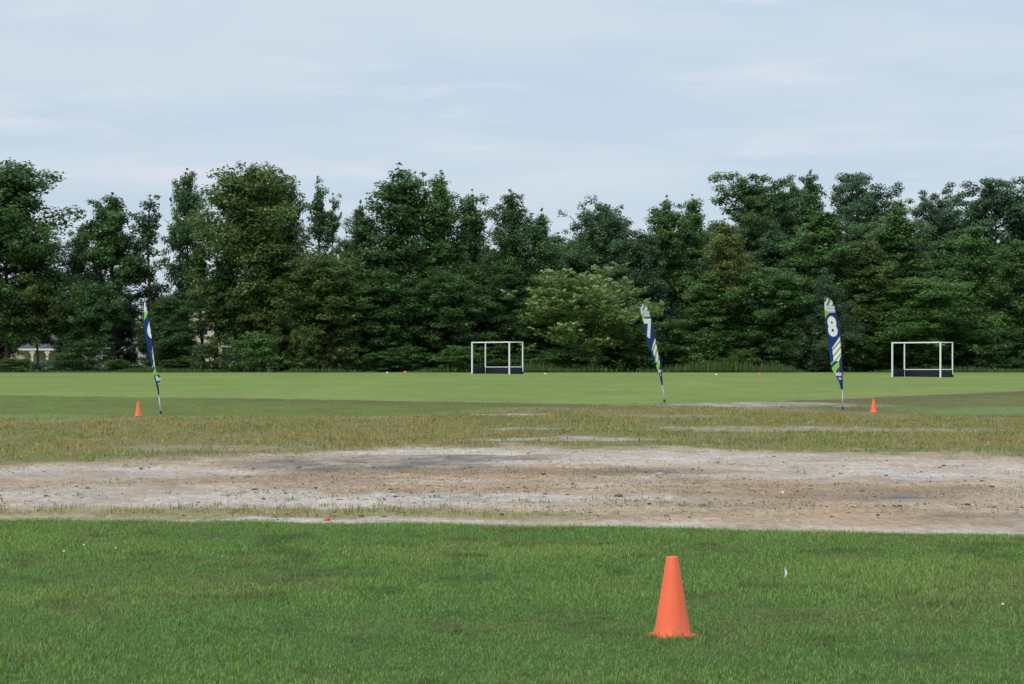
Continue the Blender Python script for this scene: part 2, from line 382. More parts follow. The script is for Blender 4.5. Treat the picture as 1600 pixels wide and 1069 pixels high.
# dry weedy grass beyond the bare ground, and the greener edge behind it
def tufts(cx, cy, nbl, hmin, hmax, spread, w, cols, lean=.7):
    n = len(cx); k = nbl
    bx = np.repeat(cx, k)+rng.normal(0, spread, n*k); by = np.repeat(cy, k)+rng.normal(0, spread, n*k)
    hs = np.repeat(hmin+(hmax-hmin)*rng.random(n)**1.6, k)*(.5+.7*rng.random(n*k))
    cc = np.repeat(cols, k, 0)*(.7+.6*rng.random(n*k))[:, None]
    b = np.stack([bx, by, zg(bx, by)-.005], -1)
    return blades(b, hs, w*(.7+.6*rng.random(n*k)), rng.random(n*k)*6.283, lean*rng.random(n*k)**1.2, cc)
NT = 85000
ty = 40+50*rng.random(NT); tx = (rng.random(NT)*2-1)*20; k = np.abs(tx) < ty*.2105+2; tx, ty = tx[k], ty[k]
zt = zones(tx, ty); dens = zt['weed']*(1-zt['sandfar'])*np.clip(.42+zt['n']*1.5+zt['nf']*1.2, .03, 1)
k = rng.random(len(tx)) < dens; tx, ty = tx[k], ty[k]; nn = fbm(tx*.5, ty*.25, 61, 4); nt_ = rng.random(len(tx))
cc = np.tile(np.array([.33, .265, .095]), (len(tx), 1)); cc = lerp(cc, (.46, .37, .16), (nt_ > .7)*.8)
cc = lerp(cc, (.22, .265, .07), np.clip((nn-.44)*7, 0, 1)*(nt_ < .8)); cc = lerp(cc, (.10, .085, .045), (nt_ < .12)*.8)
V, Fa, ct = tufts(tx, ty, 6, .035, .14, .07, .011, cc, 1.0)
tag(link('dry_grass', mesh('dry_grass', V, Fa, ct), M_grass), 'yellow-brown dry weedy grass between the bare dirt and the far pitch', 'grass', kind='stuff')

# short grass on the green verge and along the rim of the far pitch
ty = 74+36*rng.random(42000); tx = (rng.random(42000)*2-1)*25; k = np.abs(tx) < ty*.2105+2; tx, ty = tx[k], ty[k]
zt = zones(tx, ty); k = rng.random(len(tx)) < (zt['mid']*(1-zt['sandfar'])*np.clip(.5+zt['n']*1.4, .05, 1)); tx, ty = tx[k], ty[k]
zt = zones(tx, ty); cc = np.tile(np.array([.19, .265, .066]), (len(tx), 1)); cc = lerp(cc, (.235, .215, .09), np.clip(.2+zt['n']*2+.5*sstep(850, 1100, zt['px']), 0, 1))
cc = lerp(cc, (.165, .27, .085), zt['pale'])
V, Fa, ct = tufts(tx, ty, 5, .02, .05, .10, .014, cc)
tag(link('verge_grass', mesh('verge_grass', V, Fa, ct), M_grass), 'short dull green verge grass around the far cones and flags', 'grass', kind='stuff')

# yellow-green weed strip at the lawn's edge + sprouts on the dirt
ty = 23+9*rng.random(16000); tx = (rng.random(16000)*2-1)*8.5; zt = zones(tx, ty)
k = rng.random(len(tx)) < zt['strip']*np.clip(.5+zt['n']*2+zt['nf'], .04, 1)*.75; tx, ty = tx[k], ty[k]
r_ = rng.random(len(tx)); cc = np.tile(np.array([.22, .24, .075]), (len(tx), 1)); cc = lerp(cc, (.36, .30, .15), (r_ > .55)*.9); cc = lerp(cc, (.11, .18, .05), (r_ < .25)*.9)
A = tufts(tx, ty, 6, .03, .12, .035, .005, cc, .8)
ty = 25+21*rng.random(2600); tx = (rng.random(2600)*2-1)*11; zt = zones(tx, ty)
k = rng.random(len(tx)) < (zt['bare']*np.clip(zt['n']*3.0-.22+.35*np.exp(-((zt['py']-783)/9)**2), 0, .8)); tx, ty = tx[k], ty[k]
cc = np.tile(np.array([.12, .20, .055]), (len(tx), 1)); cc = lerp(cc, (.26, .25, .10), (rng.random(len(tx)) > .6)*.8)
B = tufts(tx, ty, 7, .02, .08, .05, .006, cc, 1.0)
sp = [(45,771),(125,773),(150,776),(110,775),(280,775),(345,775),(348,776),(420,776),(455,781),(460,782),(330,755),(528,792),(720,781),(765,779),(840,786),(845,787),(937,786),(970,787),(1000,788),(1035,790),(1080,790),(1110,790),(1140,791),(1252,795),(1195,726),(640,725),(820,719),(895,720),(1130,726),(1240,739),(580,783),(650,782),(690,781),(570,795),(250,803),(255,800),(380,800)]
pp = np.array([G(a, b)[:2] for a, b in sp for _ in range(3)])+rng.normal(0, .12, (len(sp)*3, 2))
D = tufts(pp[:, 0], pp[:, 1], 8, .03, .085, .03, .007, np.tile(np.array([.15, .24, .065]), (len(pp), 1)), 1.0)
def joinb(parts):
    Vs, Fs, Cs, o = [], [], [], 0
    for v, f, c_ in parts: Vs.append(v); Fs.append(f+o); Cs.append(c_); o += len(v)
    return np.concatenate(Vs), np.concatenate(Fs), np.concatenate(Cs)
V, Fa, ct = joinb([A, B, D])
tag(link('sprouting_weeds', mesh('sprouting_weeds', V, Fa, ct), M_grass), 'sparse green weeds sprouting on the bare sandy dirt', 'weeds', kind='stuff')

# dead straw and crumbs lying over the bare ground
n_ = 80000; ty = 24+24*rng.random(n_)**.9; tx = (rng.random(n_)*2-1)*(ty*.2105+1.0); zt = zones(tx, ty)
k = rng.random(n_) < zt['bare']*np.clip(.25+.75*zt['red']+zt['n']*2.6+zt['nf']*2.4-.35*zt['white']-.3*zt['wet'], .03, 1); tx, ty = tx[k], ty[k]; n_ = len(tx)
r_ = rng.random(n_); cc = np.tile(np.array([.34, .25, .145]), (n_, 1)); cc = lerp(cc, (.47, .39, .27), (r_ > .65)*1.); cc = lerp(cc, (.20, .145, .095), (r_ < .30)*1.); cc = lerp(cc, (.10, .08, .06), (r_ < .05)*1.)
V, Fa, ct = blades(np.stack([tx, ty, zg(tx, ty)-.004], -1), .010+.026*rng.random(n_)**2, .006+.016*rng.random(n_), rng.random(n_)*6.283, .3+1.2*rng.random(n_), cc)
tag(link('straw_litter', mesh('straw_litter', V, Fa, ct), M_grass), 'dead straw and crumbs strewn over the bare tan dirt', 'straw', kind='stuff')

# clods and pebbles on the dirt
def lump(rx, ry, rz, seed):
    r = np.random.default_rng(seed); v = []; f = []
    for i, ph in enumerate((-.5, .1, .75)):
        for q in range(7):
            a = 2*math.pi*q/7+i*.4; s = 1+r.uniform(-.28, .28)
            v.append((rx*math.cos(a)*math.cos(ph)*s, ry*math.sin(a)*math.cos(ph)*s, rz*math.sin(ph)*s))
    v.append((0, 0, rz*1.05)); v.append((0, 0, -rz*.6))
    for i in range(2):
        for q in range(7): f.append((i*7+q, i*7+(q+1) % 7, (i+1)*7+(q+1) % 7, (i+1)*7+q))
    for q in range(7): f.append((14+q, 14+(q+1) % 7, 21)); f.append((q, 22, (q+1) % 7))
    return v, f
mb = MB(); cnt = 0
while cnt < 520:
    y = 24.5+20*rng.random()**1.3; x = (rng.random()*2-1)*(y*.2105+1)
    zt = zones(np.array([x]), np.array([y]))
    if zt['bare'][0] < .6 or rng.random() > .35+zt['red'][0]*.7: continue
    s = .006+.015*rng.random()**2.5; v, f = lump(s*(1+rng.random()), s*(1+rng.random()), s*.7, cnt)
    a = rng.random()*6.28; v = [(p[0]*math.cos(a)-p[1]*math.sin(a)+x, p[0]*math.sin(a)+p[1]*math.cos(a)+y, p[2]+zg1(x, y)+s*.15) for p in v]
    mb.add(v, f); cnt += 1
M_clod = simple('damp_clod', (.10, .082, .062), .95, .1, .5, 30)
tag(link('dirt_clods', mb.mesh('dirt_clods'), M_clod), 'small dark clods scattered over the bare dirt', 'clods', kind='stuff')
M_stone = simple('pale_stone', (.36, .36, .35), .8, .3, .15, 20); M_white_stone = simple('white_stone', (.66, .66, .65), .7, .3, .1, 20)
M_litter = simple('white_paper', (.78, .78, .8), .7, .2, .05, 20); M_red = simple('faded_red_plastic', (.62, .09, .10), .5, .4, .08, 20)
def rest(name, px, py, rx, ry, rz, m, label, cat, seed, sink=.2):
    x, y, _ = G(px, py); v, f = lump(rx, ry, rz, seed); b = MB(); b.add(v, f)
    o = link(name, b.mesh(name, True), m); o.location = (x, y, zg1(x, y)+rz*(.5-sink)); return tag(o, label, cat)
rest('stone', 1031, 743, .065, .05, .04, M_stone, 'lone pale grey stone beside the dark damp patch on the dirt', 'stone', 901)
rest('stone', 429, 803, .035, .03, .03, M_white_stone, 'small white stone in the yellow weed strip at left', 'stone', 902)
rest('stone', 1222, 771, .035, .03, .025, M_white_stone, 'small whitish stone on dirt left of the puddle', 'stone', 905)
rest('litter_piece', 511, 815, .035, .03, .026, M_red, 'small faded red object lying at the lawn edge beside yellow weeds', 'litter', 903)
rest('dirt_clod', 967, 777, .06, .05, .028, simple('brown_clod', (.15, .095, .055), .95, .1, .4, 30), 'reddish brown clod right of the photo centre on the bare dirt', 'clod', 904)
for k_, (a, b) in enumerate([(1398, 793.5), (1406, 792.5)]):
    rest('dirt_clod', a, b, .03+.012*k_, .03, .02, M_clod, ['dark clod just below the puddle, left one of a touching pair', 'dark clod just below the puddle, right one of a touching pair'][k_], 'clod', 910+k_)
rest('dirt_clod', 1510, 791, .06, .04, .018, M_clod, 'wide dark clod on the dirt right of the puddle', 'clod', 915)
rest('dirt_clod', 1553, 793.5, .03, .03, .015, M_clod, 'dark clod on the dirt near the right frame edge', 'clod', 916)

# ------------------------------------------------------------------ cones
def lathe(prof, n=40, squash=None):
    v = []; f = []
    for i, (r, z_) in enumerate(prof):
        for k in range(n):
            a = 2*math.pi*k/n; q = squash(a, z_) if squash else 1
            v.append((r*q*math.cos(a), r*q*math.sin(a), z_))
    for i in range(len(prof)-1):
        for k in range(n): f.append((i*n+k, i*n+(k+1) % n, (i+1)*n+(k+1) % n, (i+1)*n+k))
    return v, f
def make_cone(px, py, label, rz, big):
    x, y, _ = G(px, py); H = .45
    t = empty('sports_cone', (x, y, zg1(x, y)-.004), rz, label=label, cat='cone', group='orange field cones')
    def sq(a, z_):            # soft dents in the thin plastic
        u = z_/H; return 1+.035*math.sin(2*a+.6)*(1-u)+.045*math.exp(-((((a-4.95+3.14) % 6.283)-3.14)/.16)**2)*-(.25+.75*math.sin(u*3.0))*.9
    pr = [(.1085, .018), (.105, .03), (.101, .045)]+[(.101+(.034-.101)*u, .045+(H-.05)*u) for u in np.linspace(0.03, 1, 22)]
    pr += [(.0335, H-.001), (.031, H+.002), (.027, H+.001), (.025, H-.006), (.03, H-.06)]
    b = MB(); v, f = lathe(pr, 56, sq); b.add(v, f); link('body', b.mesh('cone_body', True), M_cone, t)
    b = MB(); q = []; rr = .03; s = .1105
    for cx, cy, a0 in ((1, 1, 0), (-1, 1, 90), (-1, -1, 180), (1, -1, 270)):
        for k in range(5):
            a = R(a0+22.5*k); q.append((cx*(s-rr)+rr*math.cos(a), cy*(s-rr)+rr*math.sin(a)))
    n_ = len(q); inner = [(.107*math.cos(math.atan2(yv, xv)), .107*math.sin(math.atan2(yv, xv))) for xv, yv in q]
    vv = [(a, b_, 0) for a, b_ in q]+[(a, b_, .014) for a, b_ in q]+[(a*.985, b_*.985, .018) for a, b_ in q]+[(a, b_, .0185) for a, b_ in inner]+[(a, b_, 0) for a, b_ in inner]
    ff = [(r_*n_+k, r_*n_+(k+1) % n_, (r_+1)*n_+(k+1) % n_, (r_+1)*n_+k) for r_ in range(4) for k in range(n_)]
    b.add(vv, ff); link('base', b.mesh('cone_base'), M_cone, t)
    return t
make_cone(1050.5, 993, 'large orange cone standing in the foreground lawn', R(24), True)
make_cone(216, 650.5, 'small distant orange cone beside the number 6 flag', R(35), False)
make_cone(1365, 644.5, 'small distant orange cone right of the number 8 flag', R(4), False)

# ------------------------------------------------------------------ goals
def make_goal(px, py, label):
    x, y, _ = G(px, py); rz = -R(46.5)
    t = empty('hockey_goal', (x, y, zg1(x, y)), rz, label=label, cat='goal', group='hockey goals on the far pitch')
    w, H, D, q = 1.83, 2.14, 1.25, .038
    def part(name, a, b, m=M_white):
        mb = MB(); mb.box(a, b); return link(name, mb.mesh(name), m, t)
    for s in (-1, 1):
        part('post', (s*(w+q)-q, -q, -.02), (s*(w+q)+q, q, H))
        part('rear_post', (s*(w+q)-.03, D-.03, .12 if s > 0 else .0), (s*(w+q)+.03, D+.03, H+.005))
        part('top_side_bar', (s*(w+q)-.03, q+.002, H+.012), (s*(w+q)+.03, D+.03, H+.067))
        part('side_board', (s*(w+q)-.012, q+.002, .01), (s*(w+q)+.012, D-.032, .46), M_board)
        part('side_rail', (s*(w+q)-.02, q+.003, .463), (s*(w+q)+.02, D-.033, .495), M_white if s > 0 else M_board)
    part('crossbar', (-w-2*q, -q-.002, H+.002), (w+2*q, q+.001, H+.072))
    part('rear_rail', (-w, D-.022, .463), (w, D+.022, .507))
    part('rear_top_bar', (-w, D-.02, H+.014), (w, D+.02, H+.06))
    bb = part('backboard', (-w, D-.012, .01), (w, D+.012, .46), M_board)
    wh = MB(); a = [(w+q+.05, D-.08, .085), (w+q+.10, D-.08, .085)]; wh.tube(a, [.085, .085], 14); link('wheel', wh.mesh('wheel'), M_black, t)
    return t
make_goal(766.5, 584.6, 'white hockey goal frame at the centre of the tree line')
make_goal(1431.5, 589.3, 'white hockey goal frame at right, beyond the number 8 flag')

# tiny markers on the far pitch edge
def marker(px, py, Y, r, m, label, cat, name):
    x = (px-800)/F*Y; b = MB(); v, f = lathe([(r, 0), (r*.95, .02), (r*.55, r*.8), (r*.4, r*.95), (.001, r*.97)], 14); b.add(v, f)
    o = link(name, b.mesh(name, True), m); o.location = (x, Y, zg1(x, Y)); tag(o, label, cat)
M_lred = simple('red_marker_plastic', (.75, .10, .07), .5, .4, .05, 9)
marker(633, 580, 174, .14, M_lred, 'tiny red marker dome left of the central goal', 'marker', 'marker_dome')
marker(1187, 584, 163, .12, M_lred, 'tiny red marker dome between the number 7 and 8 flags', 'marker', 'marker_dome')
marker(605, 583, 172, .09, M_litter, 'tiny white marker dome furthest left on the far pitch', 'marker', 'marker_dome')
marker(852, 585, 166, .08, M_litter, 'tiny white marker dome just right of the central goal', 'marker', 'marker_dome')
marker(1119, 586, 162, .08, M_litter, 'tiny white marker dome right of the number 7 flag', 'marker', 'marker_dome')

# white bits in the lawn
def scrap(px, py, hgt, label):
    x, y, _ = G(px, py); z0 = zg1(x, y)+.012; b = MB(); n_ = 7; v = []
    for i in range(n_):
        u = i/(n_-1); w = .007*(1-abs(u-.45)*1.2)+.002
        cx = .012*u+.008*math.sin(u*5)
        for s in (-1, 1): v += [(cx+s*w, s*.003+.01*math.sin(3*u), u*hgt), (cx+s*w*.6, s*.003+.004+.01*math.sin(3*u), u*hgt)]
    f = []
    for i in range(n_-1):
        a = i*4; bq = a+4
        f += [(a, a+2, bq+2, bq), (a+1, bq+1, bq+3, a+3), (a, bq, bq+1, a+1), (a+2, a+3, bq+3, bq+2)]
    b.add(v, f); o = link('white_scrap', b.mesh('white_scrap'), M_litter); o.location = (x, y, z0); return tag(o, label, 'scrap')
scrap(1226, 906, .075, 'thin white scrap standing upright in the lawn right of the large cone')
def clover(px, py, r, label):
    x, y, _ = G(px, py); z0 = zg1(x, y); t = empty('clover_flower', (x, y, z0), label=label, cat='flower', group='white clover heads in the lawn')
    v, f = lump(r, r, r*.9, int(px)); b = MB(); b.add(np.array(v)+np.array([0, 0, .052]), f); link('flower_head', b.mesh('flower_head', True), M_litter, t)
    b = MB(); b.tube([(0, 0, 0), (.003, 0, .03), (0, 0, .05)], [.0018]*3, 5); link('stem', b.mesh('stem'), simple('clover_stem', (.08, .15, .04)), t)
clover(131, 862, .009, 'largest of three white clover heads in the lawn at far left')
clover(100, 872, .008, 'leftmost of three white clover heads in the lawn at far left')
clover(181, 867, .008, 'rightmost of three white clover heads in the lawn at far left')
clover(1567, 960, .009, 'single white clover head in the lawn near the right edge')

# ------------------------------------------------------------------ feather flags
NAVY, WHITE, GREEN, TEAL = (.014, .050, .19), (.90, .90, .92), (.28, .60, .07), (.03, .16, .20)
def glyph(txt, bold=.02, spacing=1.0):
    cu = bpy.data.curves.new('g', 'FONT'); cu.body = txt; cu.offset = bold; cu.resolution_u = 6; cu.space_character = spacing
    o = bpy.data.objects.new('g', cu); C.objects.link(o)
    bpy.context.view_layer.update()
    me = bpy.data.meshes.new_from_object(o.evaluated_get(bpy.context.evaluated_depsgraph_get())); me.calc_loop_triangles()
    v = np.array([x.co[:2] for x in me.vertices]); tr = np.array([q.vertices[:] for q in me.loop_triangles])
    bpy.data.objects.remove(o); bpy.data.curves.remove(cu); bpy.data.meshes.remove(me)
    v = (v-v.min(0))/(v.max(0)-v.min(0)); v[:, 1] = 1-v[:, 1]
    return v[tr]
def inside(tri, U, V):
    m = np.zeros(U.shape, bool)
    for a, b, c_ in tri:
        d1 = (b[0]-a[0])*(V-a[1])-(b[1]-a[1])*(U-a[0]); d2 = (c_[0]-b[0])*(V-b[1])-(c_[1]-b[1])*(U-b[0]); d3 = (a[0]-c_[0])*(V-c_[1])-(a[1]-c_[1])*(U-c_[0])
        m |= ((d1 >= 0) & (d2 >= 0) & (d3 >= 0)) | ((d1 <= 0) & (d2 <= 0) & (d3 <= 0))
    return m
def art(num, U, V, nb, st):
    """printed design over banner space: U across (0 free edge .. 1 pole), V down"""
    c_ = np.tile(np.array(NAVY), U.shape+(1,)).astype(float)
    def put(m, col): c_[m] = col
    # head: pale diagonal stripes, green flashes and a lettered crest
    d = V+.055*U
    top = V < .20+.02*(1-U)
    put(top & (V < .035), TEAL)
    ph = ((U*.9+V*9.0) % .62)
    put(top & (V > .02) & (V < .13) & (ph < .34), WHITE); put(top & (V > .03) & (V < .135) & (ph > .47) & (U > .35), GREEN)
    put(top & (V > .06) & (U < .22) & (V < .15), WHITE)
    cr = (V > .095) & (V < .178) & (U > .12) & (U < .93) & (V > .125-.03*np.sin(U*3.1))
    put(cr, (.30, .42, .62))
    for k, (va, vb, tx) in enumerate(((.108, .132, 'SEASIDE'), (.138, .165, 'FIELDS'))): pass
    row1 = cr & (V > .103) & (V < .13) & (((U*9.5) % 1) > .30); row2 = cr & (V > .138) & (V < .165) & (((U*8+.2) % 1) > .32)
    put(row1, WHITE); put(row2, WHITE)
    put((V > .168) & (V < .178) & (U > .35) & (U < .9) & (((U*11) % 1) > .4), (.55, .75, .80))
    put((V > .150+.03*U) & (V < .235-.16*U) & (U < .42), GREEN)
    # number
    a, b_, v0, v1 = nb; g = glyph(str(num), .05); put(inside(g, (U-a)/(b_-a), (V-v0)/(v1-v0)) & (U >= a) & (U <= b_) & (V >= v0) & (V <= v1), WHITE)
    # lower diagonal stripes
    s0, s1 = st; k = (V-s0)/(s1-s0); lim = 1-k*1.15
    reg = (k > 0) & (k < 1) & (U > np.maximum(.30, 1.02-k*1.55)) & (U < 1.75-k*1.0)
    ph = ((U+k*1.9)*2.1) % 1
    put(reg & (ph < .68), WHITE); put(reg & (ph > .78) & (ph < .92), GREEN)
    kk = (V-(s0+.19))/.19
    gr = (kk > 0) & (kk < 1) & (U < .78) & (kk > .55-.62*U) & (kk < 1.18-.6*U) & ~reg
    put(gr & ~((kk > .66-.5*U-.05) & (kk < .80-.5*U)), GREEN)
    # sponsor line at the foot
    for txt, a, b_, v0, v1, bold in (('Beebe', .08, .94, .805, .855, .02), ('Healthcare', .30, .97, .868, .895, .01)):
        g = glyph(txt, bold); put(inside(g, (U-a)/(b_-a), (V-v0)/(v1-v0)) & (U >= a) & (U <= b_) & (V >= v0) & (V <= v1), WHITE)
    return c_
def make_flag(num, foot, Lp, Rp, pole_px, black_from, depthf, label, nb=(.13, .88, .215, .435), st=(.43, .70), fold=None, collar=.93):
    x0, Y0, _ = G(*foot); z0 = zg1(x0, Y0); mpp = Y0/F
    t = empty('feather_flag', (x0, Y0, z0), label=label, cat='flag', group='numbered feather flags')
    def loc(px, py, d=0): return ((px-foot[0])*mpp, d, (foot[1]-py)*mpp)
    Lp = np.array(Lp, float); Rp = np.array(Rp, float)
    ytop, ybot = min(Lp[0, 1], Rp[0, 1]), max(Lp[-1, 1], Rp[-1, 1])
    nu, nv = 56, 240
    u = np.linspace(0, 1, nu+1); v = np.linspace(0, 1, nv+1); U, V = np.meshgrid(u, v)
    py = ytop+(ybot-ytop)*V
    def sm(P, q):
        a = np.interp(q, P[:, 1], P[:, 0]); return a
    lx = sm(Lp, py); rx = sm(Rp, py)
    kern = np.ones(13)/13
    for arr in (lx, rx):
        a = arr[:, 0]; s = np.convolve(np.pad(a, 6, mode='edge'), kern, 'valid'); arr[:] = s[:, None]
    if fold is None: px = lx+(rx-lx)*U; dep = depthf(U, V)
    else:
        uu = np.clip(U/fold, 0, 1); px = lx+(rx-lx)*np.sin(uu*math.pi/2)**.9-np.clip((U-fold)/(1-fold), 0, 1)*.25*(rx-lx); dep = depthf(U, V)
    P = np.stack([(px-foot[0])*mpp, dep, (foot[1]-py)*mpp], -1).reshape(-1, 3)
    idx = np.arange((nu+1)*(nv+1)).reshape(nv+1, nu+1)
    fc = np.stack([idx[:-1, :-1], idx[1:, :-1], idx[1:, 1:], idx[:-1, 1:]], -1).reshape(-1, 4)
    cl = art(num, U, V, nb, st).reshape(-1, 3)
    link('banner', mesh('banner', P, fc, cl, True), M_print, t)
    # pole: silver lower tube, black tapering upper rod along the sleeve
    pp = [loc(a, b, dep[min(nv, max(0, int((b-ytop)/(ybot-ytop)*nv))), -1] if b < ybot else dep[-1, -1]*(foot[1]-b)/(foot[1]-ybot)) for a, b in pole_px]
    kb = next(i for i, q in enumerate(pole_px) if q[1] <= black_from)
    lo = MB(); lo.tube([(0, 0, -.05)]+pp[:kb+1], [.022]*(kb+2), 10); link('lower_pole', lo.mesh('lower_pole', True), M_alu, t)
    up = pp[kb:]; up = [up[0]]+[(a+.006, d+.012, c_) for a, d, c_ in up[1:]]
    b = MB(); b.tube(up, np.linspace(.017, .007, len(up)), 10); link('upper_pole', b.mesh('upper_pole', True), M_black, t)
    a = Vector((0, 0, 0)).lerp(Vector(pp[1]), .55) if len(pp) > 1 else Vector((0, 0, .1))
    b = MB(); b.tube([tuple(a-Vector((0, 0, .05))), tuple(a+Vector((0, 0, .05)))], [.034, .034], 12); link('collar', b.mesh('collar'), M_black, t)
    return t
make_flag(8, (1317, 642),
    [(1289, 462), (1290, 474), (1292, 498), (1294, 515), (1297, 538), (1299.5, 560), (1300.5, 573), (1305, 583), (1310, 594), (1314.5, 608)],
    [(1290, 462), (1295.5, 464.5), (1301, 471), (1305, 482), (1308, 495), (1310.5, 512), (1313, 532), (1314.5, 556), (1315.5, 580), (1316, 608)],
    [(1317, 642), (1316.7, 634), (1316.3, 608), (1315.6, 580), (1314.6, 556), (1313.1, 532), (1310.6, 512), (1308, 495), (1305, 482), (1301, 471), (1295.5, 464.5), (1289.5, 461.5)], 608,
    lambda U, V: (1-U)*(.48*np.sin(np.clip(V*1.05+.05, 0, 1)*3.1415)**.6)+.03*np.sin(U*7+V*9)*(1-U)-.02*np.sin(V*20+U*3)*U*(1-U),
    'navy feather flag with white number 8 and green stripes, right of centre')
make_flag(7, (1039, 630),
    [(1000.5, 472.5), (1002, 486), (1005, 500), (1009, 520), (1013, 538), (1019, 553), (1024, 566), (1029, 581), (1033.5, 601)],
    [(1002, 472.5), (1008, 475), (1012, 482), (1016, 492), (1020, 510), (1024, 530), (1028, 550), (1032.3, 562), (1034.5, 572), (1034.5, 583), (1035, 601)],
    [(1039, 630), (1037.6, 624), (1035.3, 602), (1033, 585), (1031, 566), (1028, 550), (1024, 530), (1020, 510), (1016, 492), (1012, 482), (1008, 475), (1001, 472)], 602,
    lambda U, V: (1-U)*(.55*np.sin(np.clip(V*1.05+.05, 0, 1)*3.1415)**.6)+.04*np.sin(U*6+V*11)*(1-U),
    'navy feather flag with white number 7, leaning left in front of the pale blossoming tree', nb=(.10, .98, .20, .44), st=(.43, .74))
make_flag(6, (252, 648.5),
    [(224.6, 464), (225.2, 480), (225, 500), (226.2, 519), (229.3, 538), (234.6, 560), (238.7, 580), (242.6, 594), (247, 615)],
    [(225.6, 464), (229.3, 480), (232.4, 496), (236.8, 523), (239.2, 544), (242, 568), (244.3, 581), (249, 586), (253.8, 592), (249, 597), (246.6, 601), (248.2, 617)],
    [(252, 648.5), (250.7, 641), (248.2, 617), (246.0, 600), (243.4, 581), (241.2, 568), (238.6, 544), (236, 523), (231.8, 496), (228.6, 480), (225.2, 463.5)], 617,
    lambda U, V: (np.clip((U-.55)/.45, 0, 1)*.30-.10*np.sin(np.clip(U/.55, 0, 1)*1.57))*np.sin(np.clip(V*1.02+.04, 0, 1)*3.1415)**.7+.02*np.sin(U*6+V*13),
    'navy feather flag furled edge-on at left, showing part of a white number 6', nb=(.16, .98, .235, .425), st=(.42, .72), fold=.6)

# ------------------------------------------------------------------ houses behind the trees
M_cream = simple('cream_siding', (.70, .60, .43), .8, .2, .05, 2); M_wsid = simple('white_siding', (.80, .80, .80), .8, .2, .05, 2)
M_roof = simple('grey_shingle', (.10, .105, .13), .9, .15, .2, 3); M_pane = simple('dark_window_glass', (.03, .035, .045), .1, .6, .1, 2)
M_trim = simple('white_trim', (.82, .82, .82), .6, .3, .03, 2)
def make_house(cx, Y, w, d, hw, hr, wall, label, wins, gable=True, porch=None):
    z0 = 1.2; t = empty('house', (cx, Y, z0), label=label, cat='house', group='houses behind the trees')
    b = MB(); b.box((-w/2, 0, -.05), (w/2, d, hw))
    if gable: b.add([(-w/2, 0, hw), (w/2, 0, hw), (0, 0, hw+hr-.15), (-w/2, d, hw), (w/2, d, hw), (0, d, hw+hr-.15)], [(0, 1, 2), (3, 5, 4)])
    link('wall', b.mesh('wall'), wall, t)
    b = MB(); e = .45; th = .16
    if gable:
        k_ = hr/(w/2); 
        for s in (-1, 1):
            pts = [(0, -e, hw+hr), (s*(w/2+e), -e, hw-e*k_), (s*(w/2+e), d+e, hw-e*k_), (0, d+e, hw+hr)]
            v = pts+[(a, q, zz_+th) for a, q, zz_ in pts]; b.add(v, [(0, 1, 2, 3), (7, 6, 5, 4), (0, 4, 5, 1), (1, 5, 6, 2), (2, 6, 7, 3), (3, 7, 4, 0)])
    else:
        pts = [(-w/2-e, -e, hw+.02), (w/2+e, -e, hw+.02), (w/2+e, d+e, hw+.02), (-w/2-e, d+e, hw+.02), (-w/2+2, d/2, hw+hr), (w/2-2, d/2, hw+hr)]
        b.add(pts, [(3, 2, 1, 0), (0, 1, 5, 4), (1, 2, 5), (2, 3, 4, 5), (3, 0, 4)])
    link('roof', b.mesh('roof'), M_roof, t)
    for (a, zb, ww, hh) in wins:
        f = MB(); q = .09
        f.box((a-ww/2-q, -.05, zb-q), (a-ww/2, .02, zb+hh+q)); f.box((a+ww/2, -.05, zb-q), (a+ww/2+q, .02, zb+hh+q))
        f.box((a-ww/2, -.05, zb+hh), (a+ww/2, .02, zb+hh+q)); f.box((a-ww/2, -.05, zb-q), (a+ww/2, .02, zb)); f.box((a-ww/2, -.045, zb+hh/2-.03), (a+ww/2, .02, zb+hh/2+.03))
        fo = link('window', f.mesh('window'), M_trim, t); g = MB(); g.box((a-ww/2, -.02, zb), (a+ww/2, -.005, zb+hh)); link('pane', g.mesh('pane'), M_pane, fo)
    if porch:
        a0, a1, ph, pd = porch; b = MB(); b.box((a0-.2, -pd-.2, ph), (a1+.2, -.06, ph+.28)); pr = link('porch_roof', b.mesh('porch_roof'), M_trim, t)
        b = MB(); b.add([(a0-.3, -pd-.3, ph+.29), (a1+.3, -pd-.3, ph+.29), (a1+.3, -.05, ph+1.5), (a0-.3, -.05, ph+1.5), (a0-.3, -.05, ph+.29), (a1+.3, -.05, ph+.29)], [(0, 1, 2, 3), (0, 3, 4), (1, 5, 2), (0, 4, 5, 1)])
        link('shingle', b.mesh('porch_shingle'), M_roof, pr)
        for k_ in range(4):
            a = a0+(a1-a0)*k_/3; b = MB(); b.box((a-.12, -pd-.12, -.05), (a+.12, -pd+.12, ph-.002)); b.box((a-.24, -pd-.13, ph-.3), (a+.24, -pd+.13, ph-.003)); link('porch_post', b.mesh('porch_post'), M_cream, t)
    return t
YH = 236
def hx(px): return (px-800)/F*YH
make_house(hx(352), YH, 9.5, 9, 5.6, 3.4, M_cream, 'cream gabled house glimpsed through gaps in the left trees', [(-2.6, 1.0, 1.1, 1.5), (0.2, 1.0, 1.1, 1.5), (2.7, 1.0, 1.1, 1.5), (-2.2, 3.7, 1.0, 1.3), (2.0, 3.7, 1.0, 1.3), (0, 6.2, .9, 1.0)])
make_house(hx(38), YH+4, 11, 9, 3.0, 3.0, M_cream, 'low house with grey roof and white porch behind the leftmost trees', [(-3.5, .9, 1.1, 1.3), (3.4, .9, 1.1, 1.3)], False, (-1.0, 3.4, 2.2, 2.4))
